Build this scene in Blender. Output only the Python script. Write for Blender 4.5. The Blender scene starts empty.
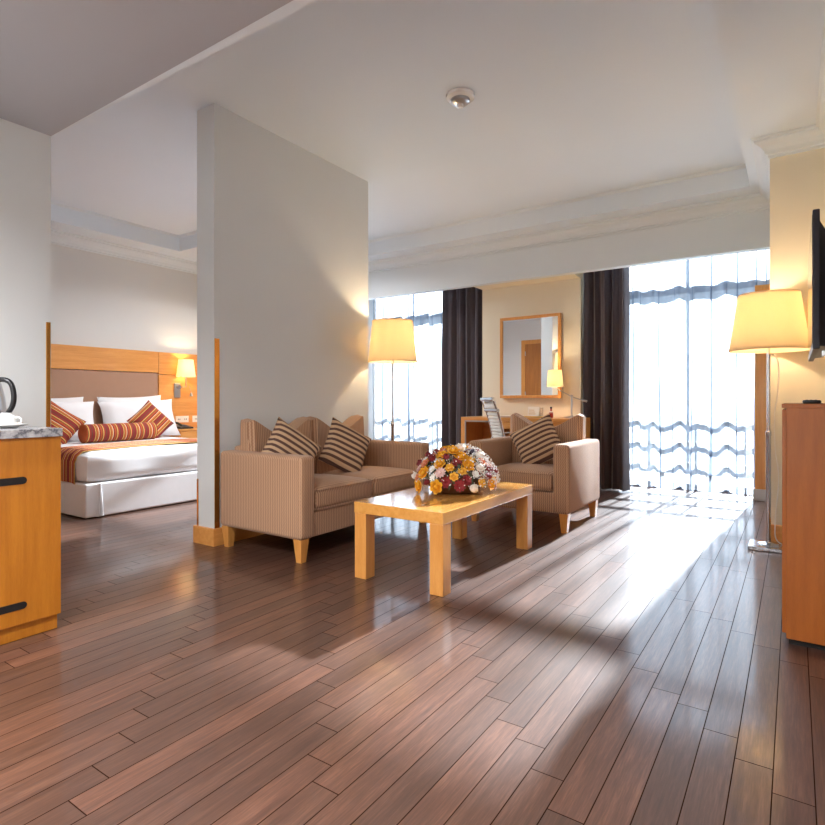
import bpy, bmesh, math, random
from mathutils import Vector, Matrix
random.seed(7)
scene = bpy.context.scene
C = bpy.data.collections.new('room'); scene.collection.children.link(C)
PI = math.pi
R = math.radians

# ------------------------------------------------------------------ materials
def srgb(r, g, b):
    f = lambda c: (c/255/12.92) if c/255 <= .04045 else ((c/255+.055)/1.055)**2.4
    return (f(r), f(g), f(b), 1)

class NT:
    def __init__(s, name):
        s.m = bpy.data.materials.new(name); s.m.use_nodes = True
        s.n = s.m.node_tree.nodes; s.l = s.m.node_tree.links
        s.b = s.n['Principled BSDF']; s.out = s.n['Material Output']
    def node(s, t, **kw):
        o = s.n.new(t)
        for k, v in kw.items(): setattr(o, k, v)
        return o
    def link(s, a, b): s.l.new(a, b)
    def math(s, op, a, b=None, c=None):
        o = s.n.new('ShaderNodeMath'); o.operation = op
        for i, v in enumerate((a, b, c)):
            if v is None: continue
            if isinstance(v, (int, float)): o.inputs[i].default_value = v
            else: s.link(v, o.inputs[i])
        return o.outputs[0]
    def mix(s, f, a, b, mode='MIX'):
        o = s.n.new('ShaderNodeMix'); o.data_type = 'RGBA'; o.blend_type = mode
        for i, v in ((0, f), (6, a), (7, b)):
            if isinstance(v, (int, float)): o.inputs[i].default_value = v
            elif isinstance(v, tuple): o.inputs[i].default_value = v
            else: s.link(v, o.inputs[i])
        return o.outputs[2]
    def ramp(s, f, stops, interp='LINEAR'):
        o = s.n.new('ShaderNodeValToRGB'); o.color_ramp.interpolation = interp
        e = o.color_ramp.elements
        while len(e) < len(stops): e.new(.5)
        for i, (p, c) in enumerate(stops): e[i].position = p; e[i].color = c
        s.link(f, o.inputs[0]); return o.outputs[0]
    def obj(s):
        t = s.n.new('ShaderNodeTexCoord'); return t.outputs['Object']
    def noise(s, vec, scale, detail=3, rough=.5, dims='3D'):
        o = s.n.new('ShaderNodeTexNoise'); o.noise_dimensions = dims
        o.inputs['Scale'].default_value = scale; o.inputs['Detail'].default_value = detail
        o.inputs['Roughness'].default_value = rough
        if vec is not None: s.link(vec, o.inputs['Vector'])
        return o.outputs[0]
    def mapping(s, vec, scale=(1, 1, 1), rot=(0, 0, 0)):
        o = s.n.new('ShaderNodeMapping'); o.inputs['Scale'].default_value = scale
        o.inputs['Rotation'].default_value = rot; s.link(vec, o.inputs['Vector']); return o.outputs[0]
    def bump(s, h, strength=.3, dist=.01):
        o = s.n.new('ShaderNodeBump'); o.inputs['Strength'].default_value = strength
        o.inputs['Distance'].default_value = dist; s.link(h, o.inputs['Height'])
        s.link(o.outputs[0], s.b.inputs['Normal'])
    def set(s, **kw):
        for k, v in kw.items():
            i = s.b.inputs[k.replace('_', ' ')]
            if hasattr(v, 'links') or hasattr(v, 'is_linked'): s.link(v, i)
            else: i.default_value = v
        return s

def plain(name, col, rough=.5, metal=0, **kw):
    t = NT(name)
    n = t.noise(t.obj(), 14, 2)
    dark = tuple(c*.93 for c in col[:3])+(1,)
    t.set(Base_Color=t.mix(n, dark, col), Roughness=rough, Metallic=metal, **kw)
    return t.m

def paint(name, col):
    t = NT(name); v = t.obj()
    n = t.noise(v, 1.3, 4, .6)
    c2 = tuple(c*.955 for c in col[:3])+(1,)
    t.set(Base_Color=t.mix(n, c2, col), Roughness=.75)
    t.b.inputs['Specular IOR Level'].default_value = .25
    t.bump(t.noise(v, 260, 2), .05, .002)
    return t.m

def wood(name, base, dark, axis='z', rough=.3, coat=.25):
    t = NT(name); v = t.obj()
    sc = {'x': (1.2, 14, 14), 'y': (14, 1.2, 14), 'z': (14, 14, 1.2)}[axis]
    g = t.noise(t.mapping(v, sc), 2.2, 6, .62)
    f = t.noise(t.mapping(v, tuple(c*9 for c in sc)), 3, 2, .5)
    g2 = t.math('ADD', t.math('MULTIPLY', g, .75), t.math('MULTIPLY', f, .25))
    t.set(Base_Color=t.ramp(g2, [(.32, dark), (.62, base)]), Roughness=rough, Coat_Weight=coat, Coat_Roughness=.12)
    t.bump(f, .04, .002)
    return t.m

M = {}
M['wall'] = paint('wall_paint', srgb(218, 219, 217))
M['wall_tan'] = paint('tan_wall_paint', srgb(232, 222, 198))
M['ceiling'] = paint('ceiling_paint', srgb(224, 233, 240))
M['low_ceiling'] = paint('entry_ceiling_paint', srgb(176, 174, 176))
M['moulding'] = paint('moulding_paint', srgb(224, 231, 234))
M['wood'] = wood('honey_maple_veneer', srgb(224, 158, 84), srgb(206, 136, 62), 'z')
M['wood_h'] = wood('honey_maple_veneer_level', srgb(226, 160, 88), srgb(208, 138, 66), 'y')
M['wood_x'] = wood('honey_maple_veneer_cross', srgb(226, 160, 88), srgb(208, 138, 66), 'x')
M['cab'] = wood('amber_cabinet_veneer', srgb(196, 124, 38), srgb(176, 104, 26), 'z', .32, .2)
M['cab_r'] = wood('brown_cabinet_veneer', srgb(174, 98, 34), srgb(156, 84, 26), 'z', .34, .2)
M['brass'] = plain('brass_guard_metal', srgb(214, 150, 70), .22, .85)
M['chrome'] = plain('chrome', srgb(205, 205, 208), .16, 1)
M['steel'] = plain('brushed_steel', srgb(190, 190, 192), .3, 1)
M['black'] = plain('black_plastic', srgb(22, 20, 22), .35)
M['dark'] = plain('dark_recess', srgb(20, 14, 12), .6)
M['tvblack'] = plain('dark_tv_casing', srgb(40, 37, 48), .4)
M['screen'] = plain('tv_screen_glass', srgb(14, 14, 18), .08)
M['white'] = plain('white_linen', srgb(238, 238, 240), .8)
M['ceramic'] = plain('white_ceramic', srgb(238, 236, 232), .12)
M['plate'] = plain('cream_socket_plastic', srgb(238, 232, 218), .4)
M['leather'] = plain('white_leather', srgb(226, 222, 214), .45)
M['shelfgrey'] = plain('grey_stone_sill', srgb(200, 200, 202), .35)
M['concrete'] = plain('balcony_concrete', srgb(190, 188, 184), .8)
M['facade'] = plain('pale_facade', srgb(205, 212, 222), .9)
M['frame'] = plain('window_frame_metal', srgb(96, 106, 124), .5)
M['rail'] = plain('balcony_rail_metal', srgb(60, 62, 68), .5)
M['brown_panel'] = plain('taupe_headboard_fabric', srgb(176, 138, 114), .85)
M['red'] = plain('red_label', srgb(170, 40, 30), .4)
M['gold'] = plain('gilded_metal', srgb(216, 176, 100), .3, .8)
M['door_wood'] = wood('door_veneer', srgb(176, 112, 52), srgb(150, 92, 40), 'z')
M['basket'] = plain('wicker_brown', srgb(96, 62, 36), .8)
M['leaf'] = plain('dark_leaf_green', srgb(74, 78, 54), .6)

def marble():
    t = NT('grey_marble'); v = t.obj()
    n = t.noise(t.mapping(v, (1, 1, 1), (0.3, .5, .6)), 9, 8, .65)
    w = t.math('ABSOLUTE', t.math('SUBTRACT', n, .5))
    t.set(Base_Color=t.ramp(w, [(.0, srgb(92, 92, 98)), (.05, srgb(164, 162, 164)), (.16, srgb(206, 203, 202))]), Roughness=.2)
    return t.m
M['marble'] = marble()

def fabric():
    t = NT('beige_striped_upholstery'); v = t.obj()
    s = t.node('ShaderNodeSeparateXYZ'); t.link(v, s.inputs[0])
    tc = t.node('ShaderNodeTexCoord'); ns = t.node('ShaderNodeSeparateXYZ'); t.link(tc.outputs['Normal'], ns.inputs[0])
    fx = t.math('GREATER_THAN', t.math('ABSOLUTE', ns.outputs[0]), .5)
    co = t.math('ADD', t.math('MULTIPLY', s.outputs[1], fx), t.math('MULTIPLY', s.outputs[0], t.math('SUBTRACT', 1, fx)))
    wob = t.noise(t.mapping(v, (1, 1, 1)), 40, 2)
    wave = t.math('SINE', t.math('ADD', t.math('MULTIPLY', s.outputs[2], 260), 0))
    c2 = t.math('ADD', t.math('MULTIPLY', co, 2*PI/.017), t.math('ADD', t.math('MULTIPLY', wave, .5), t.math('MULTIPLY', wob, 1.2)))
    st = t.math('ADD', t.math('MULTIPLY', t.math('SINE', c2), .5), .5)
    n = t.noise(v, 300, 2)
    f = t.math('MULTIPLY', st, t.math('ADD', .7, t.math('MULTIPLY', n, .5)))
    t.set(Base_Color=t.ramp(f, [(.1, srgb(152, 112, 83)), (.5, srgb(178, 135, 103)), (.9, srgb(200, 160, 126))]), Roughness=.9)
    t.b.inputs['Sheen Weight'].default_value = .15
    t.bump(t.math('ADD', st, n), .25, .002)
    return t.m
M['fabric'] = fabric()

def stripes(name, cols, period, axis=2, rot=(0, 0, 0), rough=.85):
    t = NT(name); v = t.mapping(t.obj(), (1, 1, 1), rot)
    s = t.node('ShaderNodeSeparateXYZ'); t.link(v, s.inputs[0])
    f = t.math('FRACT', t.math('ADD', t.math('DIVIDE', s.outputs[axis], period), 10.25))
    tot = sum(w for _, w in cols); p = 0; st = []
    for c, w in cols: st.append((p/tot, c)); p += w
    n = t.noise(v, 220, 2)
    col = t.mix(t.math('MULTIPLY', n, .35), t.ramp(f, st, 'CONSTANT'), srgb(90, 60, 50), 'MULTIPLY')
    t.set(Base_Color=col, Roughness=rough); t.bump(n, .2, .002)
    return t.m
br = [(srgb(98, 66, 54), 1), (srgb(214, 178, 140), 1.1)]
M['cushion'] = stripes('brown_tan_striped_cloth', br, .045, 2)
BS = [(srgb(150, 44, 40), 3), (srgb(226, 176, 92), 1), (srgb(40, 24, 26), .5), (srgb(206, 112, 48), 2), (srgb(240, 222, 180), .7),
      (srgb(150, 44, 40), 1.5), (srgb(190, 90, 40), 2), (srgb(60, 30, 30), .6), (srgb(228, 180, 96), 1.2), (srgb(164, 50, 44), 2), (srgb(110, 70, 50), 1)]
M['bedcushion'] = stripes('red_gold_striped_cloth', BS, .15, 2)
M['bolster'] = stripes('red_gold_banded_cloth', BS, .15, 1)
M['runner'] = stripes('red_gold_runner_cloth', BS, .15, 0)

def shade(name, col, tr=.6):
    t = NT(name); t.n.remove(t.b)
    d = t.node('ShaderNodeBsdfDiffuse'); d.inputs[0].default_value = col
    tt = t.node('ShaderNodeBsdfTranslucent'); tt.inputs[0].default_value = col
    m = t.node('ShaderNodeMixShader'); m.inputs[0].default_value = tr
    w = t.noise(t.mapping(t.obj(), (1, 1, 1)), 200, 2)
    cc = t.mix(w, tuple(c*.9 for c in col[:3])+(1,), col); t.link(cc, d.inputs[0]); t.link(cc, tt.inputs[0])
    t.link(d.outputs[0], m.inputs[1]); t.link(tt.outputs[0], m.inputs[2]); t.link(m.outputs[0], t.out.inputs[0])
    return t.m
M['shade'] = shade('cream_lamp_shade_cloth', srgb(246, 232, 202), .45)

def sheer(name='white_sheer_voile', base=.59, c1=srgb(190, 197, 206), c2=srgb(204, 210, 218)):
    t = NT(name); t.n.remove(t.b)
    tr = t.node('ShaderNodeBsdfTransparent'); tr.inputs[0].default_value = (1, 1, 1, 1)
    tl = t.node('ShaderNodeBsdfTranslucent'); df = t.node('ShaderNodeBsdfDiffuse')
    w = t.noise(t.obj(), 500, 1)
    cc = t.mix(w, c1, c2); t.link(cc, tl.inputs[0]); t.link(cc, df.inputs[0])
    a = t.node('ShaderNodeMixShader'); a.inputs[0].default_value = .3
    t.link(tl.outputs[0], a.inputs[1]); t.link(df.outputs[0], a.inputs[2])
    m = t.node('ShaderNodeMixShader'); lw = t.node('ShaderNodeLayerWeight'); lw.inputs[0].default_value = .5
    t.link(t.math('ADD', base, t.math('MULTIPLY', t.math('POWER', lw.outputs['Facing'], 2.0), .4)), m.inputs[0])
    t.link(tr.outputs[0], m.inputs[1]); t.link(a.outputs[0], m.inputs[2]); t.link(m.outputs[0], t.out.inputs[0])
    return t.m
M['sheer'] = sheer()
M['sheer_fold_shade'] = sheer('fold_shade_voile', .80, srgb(120, 132, 150), srgb(150, 160, 174))  # greyer, denser voile that carries the painted shade of the folds
def drape():
    t = NT('dark_plum_curtain_cloth'); v = t.obj()
    n = t.noise(t.mapping(v, (60, 60, 4)), 3, 3)
    t.set(Base_Color=t.mix(n, srgb(60, 50, 56), srgb(84, 72, 76)), Roughness=.7)
    t.b.inputs['Sheen Weight'].default_value = .3
    t.bump(n, .15, .003)
    return t.m
M['drape'] = drape()
def pane():
    t = NT('window_pane_glass'); t.n.remove(t.b)
    tr = t.node('ShaderNodeBsdfTransparent'); tr.inputs[0].default_value = (.95, .97, .98, 1)
    gl = t.node('ShaderNodeBsdfGlossy'); gl.inputs['Roughness'].default_value = .02
    fr = t.node('ShaderNodeFresnel'); fr.inputs[0].default_value = 1.3
    m = t.node('ShaderNodeMixShader'); t.link(fr.outputs[0], m.inputs[0])
    t.link(tr.outputs[0], m.inputs[1]); t.link(gl.outputs[0], m.inputs[2]); t.link(m.outputs[0], t.out.inputs[0])
    return t.m
M['pane'] = pane()
def mirror():
    t = NT('mirror_silver'); t.set(Base_Color=(.93, .94, .94, 1), Metallic=1.0, Roughness=.01)
    n = t.noise(t.obj(), 3, 1); t.set(Roughness=t.math('MULTIPLY', n, .02))
    return t.m
M['mirror'] = mirror()

def floor_mat():
    t = NT('dark_walnut_plank_floor'); v = t.obj()
    s = t.node('ShaderNodeSeparateXYZ'); t.link(v, s.inputs[0])
    X, Y = s.outputs[0], s.outputs[1]
    W, L, SH = .0955, .93, .107
    u = t.math('DIVIDE', t.math('ADD', X, .0497+W*200), W)
    row = t.math('FLOOR', u); fu = t.math('FRACT', u)
    # stair-stepped butt joints
    jit = t.node('ShaderNodeTexWhiteNoise', noise_dimensions='1D'); t.link(row, jit.inputs['W'])
    vv = t.math('DIVIDE', t.math('ADD', t.math('ADD', Y, 40.02), t.math('ADD', t.math('MULTIPLY', row, SH), t.math('MULTIPLY', jit.outputs['Value'], .05))), L)
    col = t.math('FLOOR', vv); fv = t.math('FRACT', vv)
    wn = t.node('ShaderNodeTexWhiteNoise', noise_dimensions='2D')
    cb = t.node('ShaderNodeCombineXYZ'); t.link(row, cb.inputs[0]); t.link(col, cb.inputs[1]); t.link(cb.outputs[0], wn.inputs['Vector'])
    rnd = wn.outputs['Value']
    # grain, shifted per plank
    off = t.node('ShaderNodeCombineXYZ'); t.link(t.math('MULTIPLY', rnd, 37), off.inputs[2])
    va = t.node('ShaderNodeVectorMath', operation='ADD'); t.link(v, va.inputs[0]); t.link(off.outputs[0], va.inputs[1])
    g = t.noise(t.mapping(va.outputs[0], (26, 1.6, 3)), 2.2, 6, .65)
    g2 = t.noise(t.mapping(va.outputs[0], (120, 7, 5)), 2, 3, .6)
    grain = t.math('ADD', t.math('MULTIPLY', g, .6), t.math('MULTIPLY', g2, .4))
    c = t.ramp(grain, [(.30, srgb(62, 41, 33)), (.5, srgb(86, 58, 46)), (.70, srgb(112, 79, 63))])
    tint = t.ramp(rnd, [(0, (.70, .68, .66, 1)), (.5, (.92, .91, .90, 1)), (1, (1.18, 1.10, 1.04, 1))])
    c = t.mix(1.0, c, tint, 'MULTIPLY')
    eu = t.math('MULTIPLY', t.math('MINIMUM', fu, t.math('SUBTRACT', 1, fu)), W)
    ev = t.math('MULTIPLY', t.math('MINIMUM', fv, t.math('SUBTRACT', 1, fv)), L)
    e = t.math('MINIMUM', eu, ev)
    ss = t.node('ShaderNodeMapRange', interpolation_type='SMOOTHSTEP'); t.link(e, ss.inputs[0])
    ss.inputs[1].default_value = 0.0008; ss.inputs[2].default_value = .0026
    gap = ss.outputs[0]
    c = t.mix(gap, t.mix(1.0, c, (.25, .22, .2, 1), 'MULTIPLY'), c)
    rn = t.noise(v, 3.0, 3)
    t.set(Base_Color=c, Roughness=t.math('ADD', .40, t.math('ADD', t.math('MULTIPLY', grain, .05), t.math('MULTIPLY', rn, .05))))
    t.b.inputs['Specular IOR Level'].default_value = .6
    t.set(Coat_Weight=t.math('MULTIPLY', gap, .55), Specular_IOR_Level=t.math('MULTIPLY', gap, .5)); t.b.inputs['Coat Roughness'].default_value = .11
    h = t.math('ADD', t.math('MULTIPLY', gap, 1.0), 0)
    t.bump(h, .25, .001)
    return t.m
M['floor'] = floor_mat()

# ------------------------------------------------------------------ mesh helpers
def box(bm, x0, x1, y0, y1, z0, z1, bev=0.0, seg=2):
    g = bmesh.ops.create_cube(bm, size=1)
    for v in g['verts']:
        v.co = Vector(((x0+x1)/2+v.co.x*(x1-x0), (y0+y1)/2+v.co.y*(y1-y0), (z0+z1)/2+v.co.z*(z1-z0)))
    if bev:
        es = list({e for v in g['verts'] for e in v.link_edges})
        bmesh.ops.bevel(bm, geom=es, offset=bev, segments=seg, profile=.5, affect='EDGES')
def B(*args, **kw):
    bm = bmesh.new(); box(bm, *args, **kw); return bm
def lathe(bm, prof, c=(0, 0, 0), n=32, cap=True):
    rings = []
    for r, z in prof:
        rings.append([bm.verts.new((c[0]+r*math.cos(2*PI*i/n), c[1]+r*math.sin(2*PI*i/n), c[2]+z)) for i in range(n)])
    for a, b in zip(rings, rings[1:]):
        for i in range(n): bm.faces.new((a[i], a[(i+1) % n], b[(i+1) % n], b[i]))
    if cap:
        if prof[0][0] > 0: bm.faces.new(list(reversed(rings[0])))
        if prof[-1][0] > 0: bm.faces.new(rings[-1])
def tube(bm, pts, r, n=12, cap=True):
    pts = [Vector(p) for p in pts]; rings = []
    rr = r if isinstance(r, (list, tuple)) else [r]*len(pts)
    prev = None
    for i, p in enumerate(pts):
        d = (pts[min(i+1, len(pts)-1)]-pts[max(i-1, 0)]).normalized()
        if prev is None:
            a = Vector((0, 0, 1)) if abs(d.z) < .9 else Vector((1, 0, 0)); u = d.cross(a).normalized()
        else:
            u = (prev-d*prev.dot(d)).normalized()
        prev = u; w = d.cross(u)
        rings.append([bm.verts.new(p+(u*math.cos(2*PI*k/n)+w*math.sin(2*PI*k/n))*rr[i]) for k in range(n)])
    for a, b in zip(rings, rings[1:]):
        for k in range(n): bm.faces.new((a[k], a[(k+1) % n], b[(k+1) % n], b[k]))
    if cap: bm.faces.new(list(reversed(rings[0]))); bm.faces.new(rings[-1])
def curve_pts(ctrl, n=8):
    P = [Vector(c) for c in ctrl]; out = []
    for i in range(len(P)-1):
        p0, p1, p2, p3 = P[max(i-1, 0)], P[i], P[i+1], P[min(i+2, len(P)-1)]
        for k in range(n):
            s = k/n
            out.append(.5*((2*p1)+(-p0+p2)*s+(2*p0-5*p1+4*p2-p3)*s*s+(-p0+3*p1-3*p2+p3)*s**3))
    out.append(P[-1]); return out
def sweep(bm, path, prof, side=1):
    """profile (offset into room, z) along a level path of (x, y)."""
    P = [Vector((x, y)) for x, y in path]; N = []
    segs = [(b-a).normalized() for a, b in zip(P, P[1:])]
    nr = [Vector((-s.y, s.x))*side for s in segs]
    for i in range(len(P)):
        if i == 0: N.append(nr[0])
        elif i == len(P)-1: N.append(nr[-1])
        else:
            m = (nr[i-1]+nr[i]); N.append(m/(m.dot(nr[i])) if m.length > 1e-6 else nr[i])
    rows = [[bm.verts.new((p.x+n.x*o, p.y+n.y*o, z)) for o, z in prof] for p, n in zip(P, N)]
    k = len(prof)
    for a, b in zip(rows, rows[1:]):
        for i in range(k): bm.faces.new((a[i], a[(i+1) % k], b[(i+1) % k], b[i]))
    bm.faces.new(rows[0]); bm.faces.new(list(reversed(rows[-1])))

def world_loc(o):
    v = Vector((0, 0, 0))
    while o is not None: v += Vector(o.location); o = o.parent
    return v
def obj(name, bm, mat, parent=None, smooth=False, label=None, origin=None):
    """bm in world coordinates; parent chain has location only while building"""
    bmesh.ops.recalc_face_normals(bm, faces=bm.faces)
    me = bpy.data.meshes.new(name)
    base = world_loc(parent) if parent is not None else Vector((0, 0, 0))
    off = Vector(origin) if origin is not None else base
    for v in bm.verts: v.co -= off
    if smooth:
        for f in bm.faces: f.smooth = True
    bm.to_mesh(me); bm.free()
    me.materials.append(M[mat] if isinstance(mat, str) else mat)
    if smooth:
        try: me.set_sharp_from_angle(angle=R(40))
        except Exception: pass
    o = bpy.data.objects.new(name, me); C.objects.link(o)
    if parent is not None: o.parent = parent
    o.location = off-base
    if label: o['label'] = label
    return o
def tag(o, label, cat, group=None):
    o['label'] = label; o['category'] = cat
    if group: o['group'] = group
    return o
def thing(name, label, cat, loc, group=None):
    o = bpy.data.objects.new(name, None); C.objects.link(o); o.location = loc; o.empty_display_size = .05
    return tag(o, label, cat, group)
def struct(name, bm, mat, parent=None, smooth=False):
    o = obj(name, bm, mat, parent, smooth)
    o['kind'] = 'structure'
    return o
def dup(o, loc, rot=None, label=None):
    r = o.copy(); C.objects.link(r); r.location = loc
    if rot is not None: r.rotation_euler = rot
    if label: r['label'] = label
    for ch in list(o.children):
        c = ch.copy(); C.objects.link(c); c.parent = r
        for g in ch.children:
            d = g.copy(); C.objects.link(d); d.parent = c
    return r

# ------------------------------------------------------------------ key dimensions
XL = -3.47      # living side of partition / entry wall
XB = -3.67      # bedroom side of the same
XH = -7.10      # headboard wall
XR = .24        # right wall
YV = 6.32       # valance
ZC, ZP, ZK, ZV = 3.20, 3.00, 2.86, 2.505

# ------------------------------------------------------------------ setting
struct('floor', B(-7.3, .6, -2.7, 7.5, -.12, 0), 'floor')
struct('ceiling', B(-7.3, .6, 1.5, 7.6, ZC, ZC+.15), 'ceiling')
# lowered border around the raised trays
bm = bmesh.new()
box(bm, -7.1, -6.66, 1.5, 5.0, ZP, ZC); box(bm, -6.66, -5.4, 4.40, 5.0, ZP, ZC)
box(bm, -5.75, -5.4, 5.0, 5.97, ZP, ZC); box(bm, -5.75, XR, 5.97, YV, ZP, ZC); box(bm, -.335, XR, 1.5, 5.97, ZP, ZC)
struct('ceiling', bm, 'ceiling')
# small bed mould at foot of tray faces
bm = bmesh.new()
pr = [(0, ZC), (.025, ZC), (.022, ZC-.01), (.012, ZC-.016), (.008, ZC-.025), (0, ZC-.025)]
sweep(bm, [(-5.4, 5.97), (-.335, 5.97), (-.335, 1.5)], pr, -1)
sweep(bm, [(-6.66, 1.5), (-6.66, 4.40), (-5.4, 4.40), (-5.4, 5.97)], pr, -1)
struct('trim_1', bm, 'moulding')
# entry ceiling (lower) with its tapered light edge beam
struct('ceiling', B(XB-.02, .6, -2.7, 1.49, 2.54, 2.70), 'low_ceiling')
bm = bmesh.new()
va = [(XB, 1.49, 2.545), (XB, 1.492, 2.545), (XR, 1.58, 2.545), (XR, 1.49, 2.545)]
lo = [bm.verts.new((x, y, z-.004)) for x, y, z in va]; hi = [bm.verts.new((x, y, 3.2)) for x, y, z in va]
bm.faces.new(lo); bm.faces.new(hi)
for i in range(4): bm.faces.new((lo[i], lo[(i+1) % 4], hi[(i+1) % 4], hi[i]))
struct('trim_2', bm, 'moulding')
struct('wall_left', B(XB, XL, -2.7, 1.49, 0, 2.54), 'wall')
struct('wall_partition', B(XB, XL, 2.57, 4.35, 0, ZC), 'wall')
struct('wall_bedroom_near', B(-7.1, XB, 1.26, 1.5, 0, ZC), 'wall')
struct('wall_headboard', B(-7.3, XH, 1.26, 7.5, 0, ZC), 'wall')
struct('wall_alcove', B(-7.1, -5.75, 5.0, 7.5, 0, ZC), 'wall')
struct('wall_back', B(XB, .6, -2.7, -2.5, 0, 2.6), 'wall')
struct('wall_right', B(XR, .6, -2.5, 5.0, 0, ZC), 'wall')
struct('wall_column', B(-.152, .6, 5.0, 7.5, 0, ZC), 'wall_tan')
# valance over the window bays + pocket ceiling
bm = bmesh.new(); box(bm, -5.75, -.152, YV, YV+.10, ZV, ZC); box(bm, -5.75, -.152, YV+.10, 7.5, 2.98, ZC)
struct('wall_valance', bm, 'moulding')
struct('wall_mirror', B(-3.40, -2.10, 6.66, 7.5, 0, 2.98), 'wall_tan')
struct('trim_3', B(-3.40, -2.10, YV+.10, 6.66, ZV, ZV+.08), 'wall_tan')
# crown mouldings
cr = [(0, ZP), (.115, ZP), (.115, ZP-.014), (.098, ZP-.02), (.098, ZP-.034), (.085, ZP-.045), (.055, ZP-.062), (.035, ZP-.088), (.028, ZP-.112), (.012, ZP-.118), (.012, ZK+.004), (0, ZK)]
bm = bmesh.new(); sweep(bm, [(-5.75, YV), (-.152, YV), (-.152, 5.0), (XR, 5.0), (XR, 1.5)], cr, -1)
struct('trim_4', bm, 'moulding')
bm = bmesh.new(); sweep(bm, [(XB, 1.5), (XH, 1.5), (XH, 5.0), (-5.75, 5.0), (-5.75, YV)], cr, -1)
struct('trim_5', bm, 'moulding')
# baseboards
def bb(name, path, side, h=.125, t=.02):
    bm = bmesh.new(); sweep(bm, path, [(0, 0), (t, 0), (t, h-.006), (t-.005, h), (0, h)], side); return struct(name, bm, 'wood_h')
bb('baseboard_partition', [(XB, 4.35), (XB, 2.57), (XL, 2.57), (XL, 4.35), (XB, 4.35)], -1)
bb('baseboard_left', [(XL, -2.5), (XL, 1.49), (XB, 1.49)], -1)
bb('baseboard_column', [(-.152, 7.02), (-.152, 5.0), (XR, 5.0), (XR, -2.5)], -1)
bb('baseboard_bedroom', [(XB, 1.5), (XH, 1.5), (XH, 5.0), (-5.75, 5.0), (-5.75, 6.9)], -1)
bb('baseboard_mirror', [(-3.40, 6.66), (-2.10, 6.66)], -1)
# corner guards (glossy strips)
def guard(name, x, y, h, sy, z0=.125, wd=.04):
    bm = bmesh.new(); box(bm, x, x+.004, min(y, y+sy*wd), max(y, y+sy*wd), z0, h, .001, 1)
    return struct(name, bm, 'brass')
guard('trim_6', XL, 1.487, 1.49, -1, wd=.023)
guard('trim_7', XL, 2.572, 1.50, 1, wd=.042)
bm = bmesh.new(); box(bm, XB, XB+.018, 2.566, 2.57, .125, .47, .001, 1); struct('trim_8', bm, 'brass')

# windows: outer wall band, frame, panes
YW = 7.40
bm = bmesh.new(); box(bm, -5.75, -5.60, YW-.06, YW+.1, 0, 2.98); box(bm, -4.0, -3.38, YW-.06, YW+.1, 0, 2.98); box(bm, -2.10, -1.80, YW-.06, YW+.1, 0, 2.98)
struct('wall_window', bm, 'wall')
def window(name, x0, x1, mull):
    bm = bmesh.new()
    box(bm, x0, x1, YW-.03, YW+.03, 0, .06); box(bm, x0, x1, YW-.03, YW+.03, 2.92, 2.98)
    box(bm, x0, x0+.05, YW-.03, YW+.03, .06, 2.92); box(bm, x1-.05, x1, YW-.03, YW+.03, .06, 2.92)
    box(bm, x0+.05, x1-.05, YW-.04, YW+.04, 2.33, 2.45)
    for m in mull: box(bm, m-.02, m+.02, YW-.03, YW+.03, .06, 2.33); box(bm, m-.02, m+.02, YW-.03, YW+.03, 2.45, 2.92)
    w = struct(name, bm, 'frame')
    xs = [x0+.05]+list(mull)+[x1-.05]
    for a, b in zip(xs, xs[1:]):
        for z0, z1 in ((.06, 2.33), (2.45, 2.92)):
            p = struct('window_pane', B(a+.02, b-.02, YW-.003, YW+.003, z0, z1), 'pane', w)
    return w
window('window_1', -5.60, -4.00, [-4.80])
window('window_2', -1.80, -.152, [-1.0])
# wooden jamb box beside the right window with its stone foot
bx = tag(obj('side_panel', B(-.345, -.155, 6.93, 7.05, .12, 2.26, bev=.003), 'wood'), 'tall honey wood panel boxed beside the right window', 'panel')
o = obj('stone_foot', B(-.36, -.154, 6.915, 7.06, 0, .12, bev=.004), 'shelfgrey', bx, label='pale grey stone foot under the wood panel')

# outside: balcony slab, railings, distant buildings
struct('balcony', B(-7.5, 1.5, 7.5, 9.0, -.14, -.02), 'concrete')
def railing(x0, x1, label):
    t = thing('balcony_railing', label, 'railing', ((x0+x1)/2, 7.78, -.02))
    for z in (1.0, .74, .48, .22):
        obj('rail', B(x0, x1, 7.76, 7.80, z, z+.055, bev=.006), 'rail', t)
    n = 4
    for i in range(n+1):
        x = x0+(x1-x0)*i/n
        obj('post', B(x-.014, x+.014, 7.80, 7.828, -.02, 1.03, bev=.003), 'rail', t)
railing(-5.7, -3.9, 'dark barred railing outside the left window')
railing(-1.9, .1, 'dark barred railing outside the right window')
def building(x0, x1, y, z1, label):
    t = thing('distant_building', label, 'building', ((x0+x1)/2, y, -14), 'hazy blocks beyond the windows')
    obj('wall', B(x0, x1, y, y+10, -14, z1), 'facade', t)
    obj('parapet', B(x0-.15, x1+.15, y-.15, y+10.15, z1, z1+.4), 'facade', t)
building(-9.5, -3.2, 52, 4.6, 'pale distant block faintly seen through the right sheer curtain')
building(-36, -24, 60, 3.0, 'pale distant block faintly seen through the left sheer curtain')

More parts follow.
